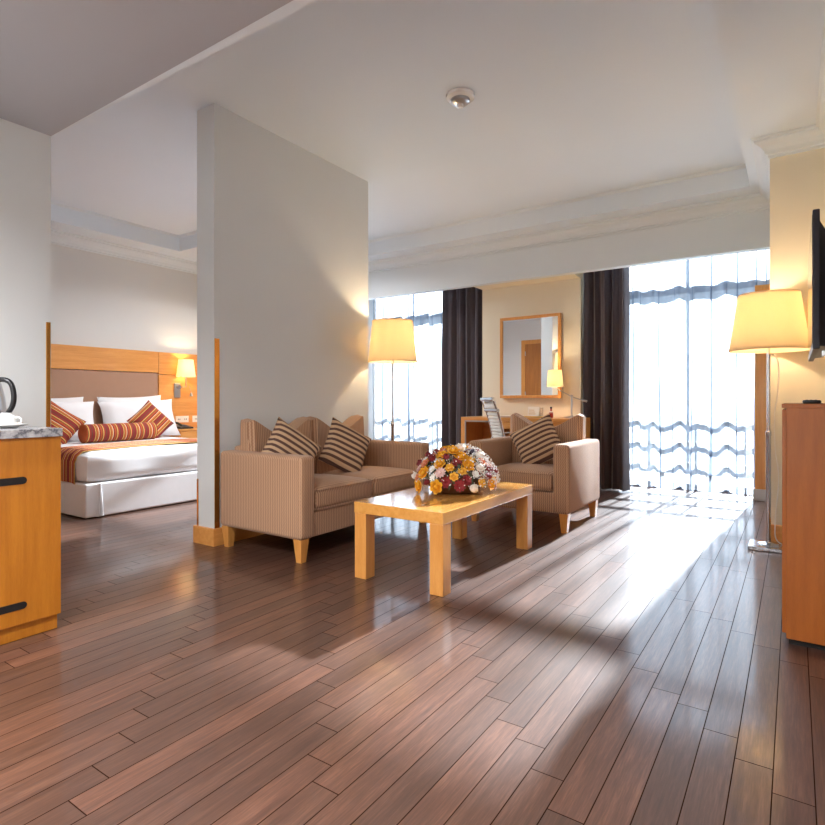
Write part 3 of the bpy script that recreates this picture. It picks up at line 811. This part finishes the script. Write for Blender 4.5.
# chair faces +Y (towards the desk); back towards the room
bm = bmesh.new()
for i in range(5):
    a = 2*PI*i/5+.3; tube(bm, [(ox, oy, .09), (ox+.28*math.cos(a), oy+.28*math.sin(a), .07)], [.022, .014], 8)
obj('base', bm, 'chrome', oc, True)
for i in range(5):
    a = 2*PI*i/5+.3; bm = bmesh.new(); tube(bm, [(ox+.28*math.cos(a)-.02, oy+.28*math.sin(a), .028), (ox+.28*math.cos(a)+.02, oy+.28*math.sin(a), .028)], .027, 12); obj('caster', bm, 'black', oc, True)
bm = bmesh.new(); tube(bm, [(ox, oy, .09), (ox, oy, .44)], .022, 12); obj('column', bm, 'chrome', oc, True)
bm = bmesh.new(); soft_box(bm, ox-.25, ox+.25, oy-.22, oy+.24, .44, .49, .02, .01); obj('seat', bm, 'leather', oc, True)
bm = bmesh.new(); nb = 12
def bk(s):  # s 0..1 up the back -> (y, z)
    return oy-.235-.03*s-.06*s*s, .50+.42*s
for i in range(nb):
    y0, z0 = bk(i/nb); y1, z1 = bk((i+1)/nb)
    box(bm, ox-.12-.1*0, ox+.12, y0-.016, y0+.016, z0+.002, z1-.001, .008, 2)
obj('backrest', bm, 'leather', oc, True)
bm = bmesh.new()
for sx in (-.14, .14):
    tube(bm, [(ox+sx, oy-.1, .46)]+[(ox+sx, bk(j/8)[0], bk(j/8)[1]) for j in range(9)]+[(ox+sx, bk(1.32)[0], bk(1.32)[1]-.01)], .011, 8)
for s in (1.06, 1.34):
    y, z = bk(s); tube(bm, [(ox-.15, y, z), (ox+.15, y, z)], .02, 12)
obj('back_frame', bm, 'chrome', oc, True)
bm = bmesh.new(); y, z = bk(1.1); y2, z2 = bk(1.3); box(bm, ox-.12, ox+.12, y-.022, y+.004, z, z2, .008, 2); obj('headrest', bm, 'leather', oc, True)
for sx in (-.24, .24):
    bm = bmesh.new(); tube(bm, curve_pts([(ox+sx*.6, oy-.24, .60), (ox+sx, oy-.20, .66), (ox+sx*1.05, oy-.02, .68), (ox+sx*1.02, oy+.12, .66), (ox+sx*.9, oy+.14, .47)], 5), .012, 8); obj('armrest', bm, 'chrome', oc, True)

oc.rotation_euler = (0, 0, R(-38))

# mirror
mx0, mx1, mz0, mz1 = -3.12, -2.31, 1.08, 2.10
mr = thing('wall_mirror', 'rectangular mirror in a thin honey wood frame above the desk', 'mirror', ((mx0+mx1)/2, 6.66, mz0))
bm = bmesh.new(); fw = .035
box(bm, mx0, mx1, 6.625, 6.659, mz1-fw, mz1, .003); box(bm, mx0, mx1, 6.625, 6.659, mz0, mz0+fw, .003)
box(bm, mx0, mx0+fw, 6.626, 6.658, mz0+fw, mz1-fw, .002); box(bm, mx1-fw, mx1, 6.626, 6.658, mz0+fw, mz1-fw, .002)
obj('frame', bm, 'wood', mr); obj('mirror_glass', B(mx0+fw, mx1-fw, 6.64, 6.645, mz0+fw, mz1-fw), 'mirror', mr)

mr.location.y = 6.62; [setattr(c, 'location', Vector((0, 0, 0))) for c in mr.children]
mr.rotation_euler = (0, 0, R(-2.5))

# desk lamp
qx, qy = -2.13, 6.42
dl = thing('desk_lamp', 'swing-arm desk lamp with small cream shade lit before the mirror', 'lamp', (qx, qy, dz))
bm = bmesh.new(); lathe(bm, [(.08, 0), (.08, .012), (.02, .02), (.010, .03), (0, .03)], (qx, qy, dz+.001), 24); obj('base', bm, 'steel', dl, True)
bm = bmesh.new(); tube(bm, [(qx, qy, dz+.02), (qx, qy, dz+.25)], .010, 10); obj('pole', bm, 'steel', dl, True)
ex, ez = -2.32, dz+.36
bm = bmesh.new(); tube(bm, [(ex, qy-.02, ez-.01), (qx, qy, dz+.245), (qx+.11, qy+.02, dz+.205)], .006, 8)
tube(bm, [(qx+.11, qy+.02, dz+.205), (qx+.17, qy+.03, dz+.19)], .014, 8); obj('swing_arm', bm, 'steel', dl, True)
bm = bmesh.new(); ball(bm, (qx, qy, dz+.25), .018, 2); obj('joint', bm, 'steel', dl, True)
bm = bmesh.new(); lathe(bm, [(.095, 0), (.08, .195), (.077, .195), (.092, 0), (.095, 0)], (ex, qy-.02, ez), 32, False); obj('lamp_shade', bm, 'shade', dl, True)
bm = bmesh.new(); lathe(bm, [(0, 0), (.012, 0), (.022, .05), (.014, .085), (0, .09)], (ex, qy-.02, ez+.01), 16); obj('bulb', bm, 'bulb', dl, True)
point(ex, qy-.02, ez+.12, 6, r=.025, par=dl)

# items on the desk
tr = tag(obj('serving_tray', B(-2.66, -2.36, 6.22, 6.44, dz+.001, dz+.016, bev=.005), 'gold'), 'gilded serving tray on the desk', 'tray')
gl = NT('clear_tumbler_glass'); gl.set(Base_Color=(1, 1, 1, 1), Roughness=.03, Transmission_Weight=.9, IOR=1.3)
g_n = gl.noise(gl.obj(), 4, 1); gl.set(Roughness=gl.math('MULTIPLY', g_n, .06)); M['glass'] = gl.m
def tumbler(x, y, label):
    bm = bmesh.new(); lathe(bm, [(0, 0), (.03, 0), (.034, .1), (.031, .1), (.028, .008), (0, .008)], (x, y, dz+.0165), 24)
    return tag(obj('tumbler', bm, 'glass', None, True, origin=(x, y, dz+.0165)), label, 'glass', 'glasses on the tray')
tumbler(-2.58, 6.36, 'clear tumbler at the left of the desk tray')
tumbler(-2.49, 6.38, 'clear tumbler at the middle of the desk tray')
cd = thing('tent_card', 'small cream tent card with printed lines on the desk tray', 'card', (-2.53, 6.27, dz+.0165))
bm = bmesh.new(); v = [(-2.60, 6.25, 0), (-2.46, 6.25, 0), (-2.46, 6.275, .11), (-2.60, 6.275, .11), (-2.60, 6.30, 0), (-2.46, 6.30, 0)]
v = [bm.verts.new((a, b, c+dz+.017)) for a, b, c in v]; bm.faces.new(v[:4]); bm.faces.new((v[3], v[2], v[5], v[4])); obj('card', bm, 'plate', cd)
bm = bmesh.new()
for i in range(3): box(bm, -2.585, -2.50-.01*i, 6.2475+.006*i+.003, 6.2485+.006*i+.003, dz+.04+i*.022, dz+.046+i*.022)
obj('printed_lines', bm, 'gold', cd)
bt = thing('small_bottle', 'small dark bottle with red label and black cap on the desk', 'bottle', (-2.33, 6.30, dz))
bm = bmesh.new(); lathe(bm, [(0, 0), (.022, 0), (.024, .004), (.024, .06), (.010, .085), (.009, .105), (0, .105)], (-2.33, 6.30, dz+.001), 20); obj('glass_body', bm, 'red', bt, True)
bm = bmesh.new(); lathe(bm, [(.0245, .055), (.0245, .058), (.015, .078), (0, .078)], (-2.33, 6.30, dz+.001), 20, False); obj('shoulder_band', bm, 'plate', bt, True)
bm = bmesh.new(); lathe(bm, [(0, .105), (.012, .105), (.012, .125), (0, .125)], (-2.33, 6.30, dz+.001), 16); obj('cap', bm, 'black', bt, True)
bk_ = thing('notebook', 'flat brown leather folder lying on the desk', 'folder', (-2.76, 6.28, dz))
obj('cover', B(-2.92, -2.70, 6.14, 6.42, dz+.001, dz+.012, bev=.002), M['brown_panel'], bk_); obj('pages', B(-2.915, -2.706, 6.146, 6.414, dz+.012, dz+.016), 'plate', bk_)

# ------------------------------------------------------------------ smoke detector
sd = thing('smoke_detector', 'round smoke detector on the white ceiling', 'smoke detector', (-1.95, 3.48, ZC))
bm = bmesh.new(); lathe(bm, [(0, 0), (.10, 0), (.10, -.02), (.085, -.032), (.0, -.032)], (-1.95, 3.48, ZC), 36); obj('base', bm, 'ceramic', sd, True)
bm = bmesh.new(); lathe(bm, [(0, -.03), (.068, -.03), (.066, -.05), (.045, -.066), (.0, -.066)], (-1.95, 3.48, ZC), 36); obj('chamber', bm, 'steel', sd, True)
bm = bmesh.new(); lathe(bm, [(0, -.066), (.025, -.066), (.024, -.08), (.018, -.088), (0, -.09)], (-1.95, 3.48, ZC), 24); obj('sensor_cap', bm, 'ceramic', sd, True)

# ------------------------------------------------------------------ bedroom
hb = thing('headboard', 'honey wood headboard panel with taupe padded inset behind the bed', 'headboard', (-7.06, 3.5, 0))
obj('upper_panel', B(-7.098, -7.04, 2.0, 4.34, 1.42, 1.70, bev=.002), 'wood_h', hb)
obj('side_panel', B(-7.098, -7.04, 4.345, 4.97, 1.40, 1.70, bev=.002), 'wood_h', hb)
obj('side_panel', B(-7.098, -7.04, 4.345, 4.97, .13, 1.395, bev=.002), 'wood_h', hb)
obj('padded_panel', B(-7.098, -7.05, 2.45, 4.34, .3, 1.415, bev=.01), 'brown_panel', hb)
obj('side_panel', B(-7.098, -7.04, 2.0, 2.445, .13, 1.415, bev=.002), 'wood_h', hb)
bx0, bx1, by0, by1 = -7.03, -5.17, 2.50, 4.34
bed = thing('bed', 'white made double bed with pleated skirt in the bedroom', 'bed', (-6.1, 3.42, 0))
bm = bmesh.new(); box(bm, bx0, bx1+.01, by0-.01, by1+.01, .01, .31, .015, 3)
for k_ in range(1): pass
obj('bed_skirt', bm, 'white', bed)
bm = bmesh.new()
for yy in (by0+.12, by1-.15):
    for q in (-.012, .012):
        v = [bm.verts.new(p) for p in ((bx1+.0105, yy+q, .3), (bx1+.026, yy+q*1.2, .012), (bx1+.0105, yy+q*3, .012))]; bm.faces.new(v)
tube(bm, [(bx1+.012, by0+.12, .31), (bx1+.016, by0+.125, .01)], .006, 6)
obj('skirt_pleat', bm, 'white', bed)
bm = bmesh.new(); soft_box(bm, bx0, bx1, by0, by1, .30, .585, .09, .015, 14)
rn2 = random.Random(4)
for v in bm.verts: v.co.x += .006*math.sin(9*v.co.y+4*v.co.z); v.co.z += .004*math.sin(7*v.co.y+5*v.co.x)
obj('duvet', bm, 'white', bed, True)
# runner draped across the foot end
bm = bmesh.new(); n = 60; m_ = 10; pth = []
e = .016
for y, z in ((by0-e, .31), (by0-e, .44), (by0-e+.002, .50), (by0-e+.025, .56), (by0+.06, .60), (by0+.12, .606)): pth.append((y, z))
for i in range(1, 12): pth.append((by0+.12+(by1-by0-.24)*i/12, .606+.014*math.sin(PI*i/12)))
for y, z in ((by1-.12, .606), (by1-.06, .60), (by1+e-.025, .56), (by1+e, .5), (by1+e, .31)): pth.append((y, z))
rows = []
for x in [-5.80+.46*i/m_ for i in range(m_+1)]:
    dr = max(0, (x+5.42)/.1)**2*.02
    rows.append([[bm.verts.new((x, y, z-dr)) for y, z in pth], [bm.verts.new((x, y*1+(0.005 if y < 3.4 else -.005) if z < .56 else y, z-dr-(.005 if z >= .56 else 0))) for y, z in pth]])
for a, b in zip(rows, rows[1:]):
    for L in (0, 1):
        for i in range(len(pth)-1): bm.faces.new((a[L][i], a[L][i+1], b[L][i+1], b[L][i]))
for r in (rows[0], rows[-1]):
    for i in range(len(pth)-1): bm.faces.new((r[0][i], r[0][i+1], r[1][i+1], r[1][i]))
tag(obj('bed_runner', bm, 'runner', None, True, origin=(-5.57, 3.42, .6)), 'red, gold and brown striped runner draped across the foot of the bed', 'runner')
gp = 'white pillows on the bed'
pillow('pillow', 'white pillow standing at the left against the headboard, rear one', .80, .50, .18, 'white', (-6.945, 2.96, .85), R(90), R(12), 0, gp, False, 'pillow', .08)
pillow('pillow', 'white pillow standing at the right against the headboard, rear one', .84, .52, .18, 'white', (-6.945, 3.94, .855), R(90), R(12), R(-2), gp, False, 'pillow', .08)
pillow('pillow', 'white pillow in front on the left half of the bed', .86, .50, .22, 'white', (-6.63, 2.90, .82), R(90), R(20), R(2), gp, False, 'pillow', .09)
pillow('pillow', 'white pillow in front on the right half of the bed', .96, .50, .22, 'white', (-6.63, 3.86, .82), R(90), R(20), R(-2), gp, False, 'pillow', .09)
g2 = 'red and gold striped bed cushions'
pillow('bed_cushion', 'red and gold striped cushion leaning at the left of the bolster', .50, .50, .15, 'bedcushion', (-6.42, 2.74, .79), R(82), R(22), R(40), g2)
pillow('bed_cushion', 'red and gold striped cushion leaning at the right of the bolster', .40, .40, .15, 'bedcushion', (-6.42, 3.86, .79), R(86), R(22), R(-40), g2)
bl = thing('bolster', 'red and gold banded bolster pillow lying across the bed', 'bolster', (-6.20, 3.36, .70))
bm = bmesh.new(); y0, y1 = 2.96, 3.76; rr = .105
pr_ = [(0, 0), (.09, 0), (.10, .006), (.105, .02), (.106, .2), (.107, .4), (.106, .6), (.105, .78), (.10, .794), (.09, .80), (0, .80)]
pr_ = [(r_*.93, z_) for r_, z_ in pr_]
lathe(bm, pr_, (0, 0, 0), 32)
for v in bm.verts: v.co = Vector((v.co.x-6.20, y0+v.co.z, v.co.y+.70))
obj('cover', bm, 'bolster', bl, True)
for yy in (y0+.012, y1-.012):
    bm = bmesh.new(); tube(bm, [(-6.20+.097*math.cos(a*PI/12), yy, .70+.097*math.sin(a*PI/12)) for a in range(25)], .005, 6, False); obj('piping', bm, 'bolster', bl, True)
# nightstand
ns = thing('nightstand', 'honey wood nightstand between the bed and the far bedroom wall', 'nightstand', (-6.83, 4.67, 0))
obj('body', B(-7.035, -6.66, 4.40, 4.94, .08, .65, bev=.002), 'wood', ns); obj('top', B(-7.038, -6.64, 4.385, 4.955, .65, .675, bev=.002), 'wood_h', ns)
dr = obj('drawer', B(-6.66, -6.645, 4.41, 4.93, .42, .64, bev=.002), 'wood_h', ns); obj('knob', B(-6.645, -6.63, 4.62, 4.72, .52, .535, bev=.003), 'steel', dr)
obj('plinth', B(-7.03, -6.69, 4.42, 4.92, 0, .08), 'dark', ns)
tp = thing('telephone', 'black desk telephone on the bedroom nightstand', 'telephone', (-6.80, 4.53, .676))
bm = bmesh.new(); v = [(-6.90, 4.43, 0), (-6.68, 4.43, 0), (-6.68, 4.62, 0), (-6.90, 4.62, 0), (-6.90, 4.43, .05), (-6.68, 4.43, .02), (-6.68, 4.62, .02), (-6.90, 4.62, .05)]
v = [bm.verts.new((a, b, c+.6755)) for a, b, c in v]
for f in ((0, 1, 2, 3), (4, 5, 6, 7), (0, 1, 5, 4), (1, 2, 6, 5), (2, 3, 7, 6), (3, 0, 4, 7)): bm.faces.new([v[i] for i in f])
obj('body', bm, 'black', tp)
bm = bmesh.new(); tube(bm, curve_pts([(-6.88, 4.46, .735), (-6.87, 4.46, .75), (-6.79, 4.46, .748), (-6.71, 4.46, .722), (-6.70, 4.46, .712)], 4), [.016]*17, 10); obj('handset', bm, 'black', tp, True)
bm = bmesh.new()
for i in range(3):
    for j in range(4): box(bm, -6.84+j*.03, -6.82+j*.03, 4.52+i*.028, 4.54+i*.028, .716-j*.0041, .7205-j*.0041)
obj('keypad', bm, 'frame', tp)
for y0, y1, lb in ((4.59, 4.79, 'double cream wall socket above the nightstand, wider one'), (4.85, 4.96, 'single cream wall socket above the nightstand, narrower one')):
    sk = thing('wall_socket', lb, 'socket', (-7.04, (y0+y1)/2, .79))
    obj('plate', B(-7.04, -7.032, y0, y1, .745, .835, bev=.002), 'plate', sk)
    bm = bmesh.new()
    for c_ in ([(y0+y1)/2] if y1-y0 < .15 else [y0+.05, y1-.05]):
        for d_ in (-.012, .012): box(bm, -7.0325, -7.031, c_+d_-.004, c_+d_+.004, .78, .80)
    obj('holes', bm, 'dark', sk)
# wall sconce
sc_ = thing('wall_sconce', 'chrome reading sconce with cream shade lit on the headboard', 'lamp', (-7.04, 4.62, 1.2))
obj('wall_plate', B(-7.04, -7.02, 4.565, 4.655, 1.09, 1.29, bev=.006), 'steel', sc_)
bm = bmesh.new(); tube(bm, [(-7.02, 4.61, 1.235), (-6.97, 4.61, 1.235)], .024, 16); obj('knob', bm, 'chrome', sc_, True)
bm = bmesh.new(); tube(bm, [(-6.98, 4.61, 1.235), (-6.92, 4.67, 1.235), (-6.92, 4.67, 1.40)], .007, 8); obj('arm', bm, 'chrome', sc_, True)
bm = bmesh.new(); lathe(bm, [(.125, 0), (.098, .235), (.095, .235), (.122, 0), (.125, 0)], (-6.92, 4.67, 1.375), 36, False); obj('lamp_shade', bm, 'shade', sc_, True)
bm = bmesh.new(); lathe(bm, [(0, 0), (.012, 0), (.024, .05), (.016, .085), (0, .09)], (-6.92, 4.67, 1.40), 16); obj('bulb', bm, 'bulb', sc_, True)
bm = bmesh.new(); tube(bm, [(-6.96, 4.78, 1.16), (-6.96, 4.78, 1.11)], [.010, .022], 10); tube(bm, [(-6.93, 4.73, 1.25), (-6.96, 4.78, 1.16)], .003, 6); obj('reading_spot', bm, 'steel', sc_, True)
point(-6.92, 4.67, 1.51, 6, r=.03, par=sc_)
# door seen only in the mirror: wooden door on the near bedroom wall
dr = bmesh.new(); box(dr, -5.55, -5.46, 1.5, 1.53, 0, 2.40, .003); box(dr, -4.68, -4.59, 1.5, 1.53, 0, 2.40, .003); box(dr, -5.46, -4.68, 1.5, 1.53, 2.31, 2.40, .003)
d_ = struct('door_1', dr, 'wood')
l_ = struct('door_leaf', B(-5.46, -4.68, 1.5, 1.518, .005, 2.31), 'door_wood', d_)
for z in (.3, 1.15, 2.05): struct('door_hinge', B(-5.465, -5.445, 1.518, 1.528, z, z+.10, bev=.002), 'steel', d_)
bm = bmesh.new(); tube(bm, [(-4.75, 1.518, 1.02), (-4.75, 1.56, 1.02), (-4.86, 1.565, 1.02)], .009, 8); struct('door_handle', bm, 'steel', d_)

# ------------------------------------------------------------------ added fill lights (unseen, in the entry and bedroom ceilings)
def fill_light(x, y, w, label, z=2.54, grp='unseen fill lights added to the entry ceiling'):
    t = thing('ceiling_fill_light', label, 'light', (x, y, z), grp)
    bm = bmesh.new(); lathe(bm, [(.07, -.001), (.07, -.008), (.05, -.010), (.045, -.001), (.07, -.001)], (x, y, z), 28, False); obj('bezel', bm, 'ceramic', t, True)
    bm = bmesh.new(); lathe(bm, [(.0, -.002), (.045, -.002)], (x, y, z), 24, False); obj('lens', bm, 'bulb', t)
    l = bpy.data.lights.new('fill_light', 'AREA'); l.shape = 'DISK'; l.size = .09; l.energy = w; l.color = (.95, .97, 1); l.spread = R(150)
    o = bpy.data.objects.new('fill_light_lamp', l); C.objects.link(o); o.parent = t; o.location = (0, 0, -.02)
for x, y in ((-2.6, -.2), (-1.0, -.2), (-2.6, -1.6), (-1.0, -1.6)):
    fill_light(x, y, 40, 'small round fill light added to the low entry ceiling')
for x, y in ((-4.9, 4.0), (-4.9, 4.9)):
    fill_light(x, y, 26, 'small round fill light added to the bedroom ceiling behind the partition', 3.2, 'unseen fill lights added to the bedroom ceiling')

# ------------------------------------------------------------------ daylight
w = bpy.data.worlds.new('sky'); scene.world = w; w.use_nodes = True
nt = w.node_tree; bg = nt.nodes['Background']
tc = nt.nodes.new('ShaderNodeTexCoord'); sp = nt.nodes.new('ShaderNodeSeparateXYZ'); nt.links.new(tc.outputs['Generated'], sp.inputs[0])
cr_ = nt.nodes.new('ShaderNodeValToRGB'); nt.links.new(sp.outputs[2], cr_.inputs[0])
e_ = cr_.color_ramp.elements; e_[0].position = .0; e_[0].color = (.66, .82, 1, 1); e_[1].position = .7; e_[1].color = (.42, .62, .95, 1)
nt.links.new(cr_.outputs[0], bg.inputs[0]); bg.inputs[1].default_value = .62
sun = bpy.data.lights.new('sun', 'SUN'); sun.energy = 33; sun.angle = R(1.3); sun.color = (.90, .95, 1)
so = bpy.data.objects.new('sun', sun); C.objects.link(so)
az, el = R(4.0), R(25.9)      # heading measured from +Y towards +X
dv = Vector((math.sin(az)*math.cos(el), math.cos(az)*math.cos(el), math.sin(el)))
so.rotation_euler = dv.to_track_quat('Z', 'Y').to_euler(); so.location = (0, 12, 8)
def portal(x0, x1):
    l = bpy.data.lights.new('portal', 'AREA'); l.shape = 'RECTANGLE'; l.size = x1-x0; l.size_y = 2.9
    l.cycles.is_portal = True
    o = bpy.data.objects.new('portal', l); C.objects.link(o); o.location = ((x0+x1)/2, 7.46, 1.47); o.rotation_euler = (R(-90), 0, 0)
portal(-5.6, -4.0); portal(-1.8, -.152)

# ------------------------------------------------------------------ camera
cam = bpy.data.cameras.new('camera'); co = bpy.data.objects.new('camera', cam); C.objects.link(co)
co.location = (0, 0, 1.05); co.rotation_euler = (R(90), 0, R(34.1))
cam.sensor_width = 36; cam.lens = 564/825*36; cam.shift_y = -12/825; cam.clip_start = .02
scene.camera = co
scene.view_settings.view_transform = 'Standard'; scene.view_settings.look = 'None'
scene.view_settings.gamma = 1; scene.view_settings.use_curve_mapping = False
scene.view_settings.exposure = 0.8
cy = scene.cycles
cy.use_denoising = True
try: cy.denoiser = 'OPENIMAGEDENOISE'
except Exception: pass
cy.max_bounces = 12; cy.diffuse_bounces = 8; cy.transparent_max_bounces = 24; cy.transmission_bounces = 8
cy.sample_clamp_indirect = 8; cy.caustics_reflective = False; cy.caustics_refractive = False
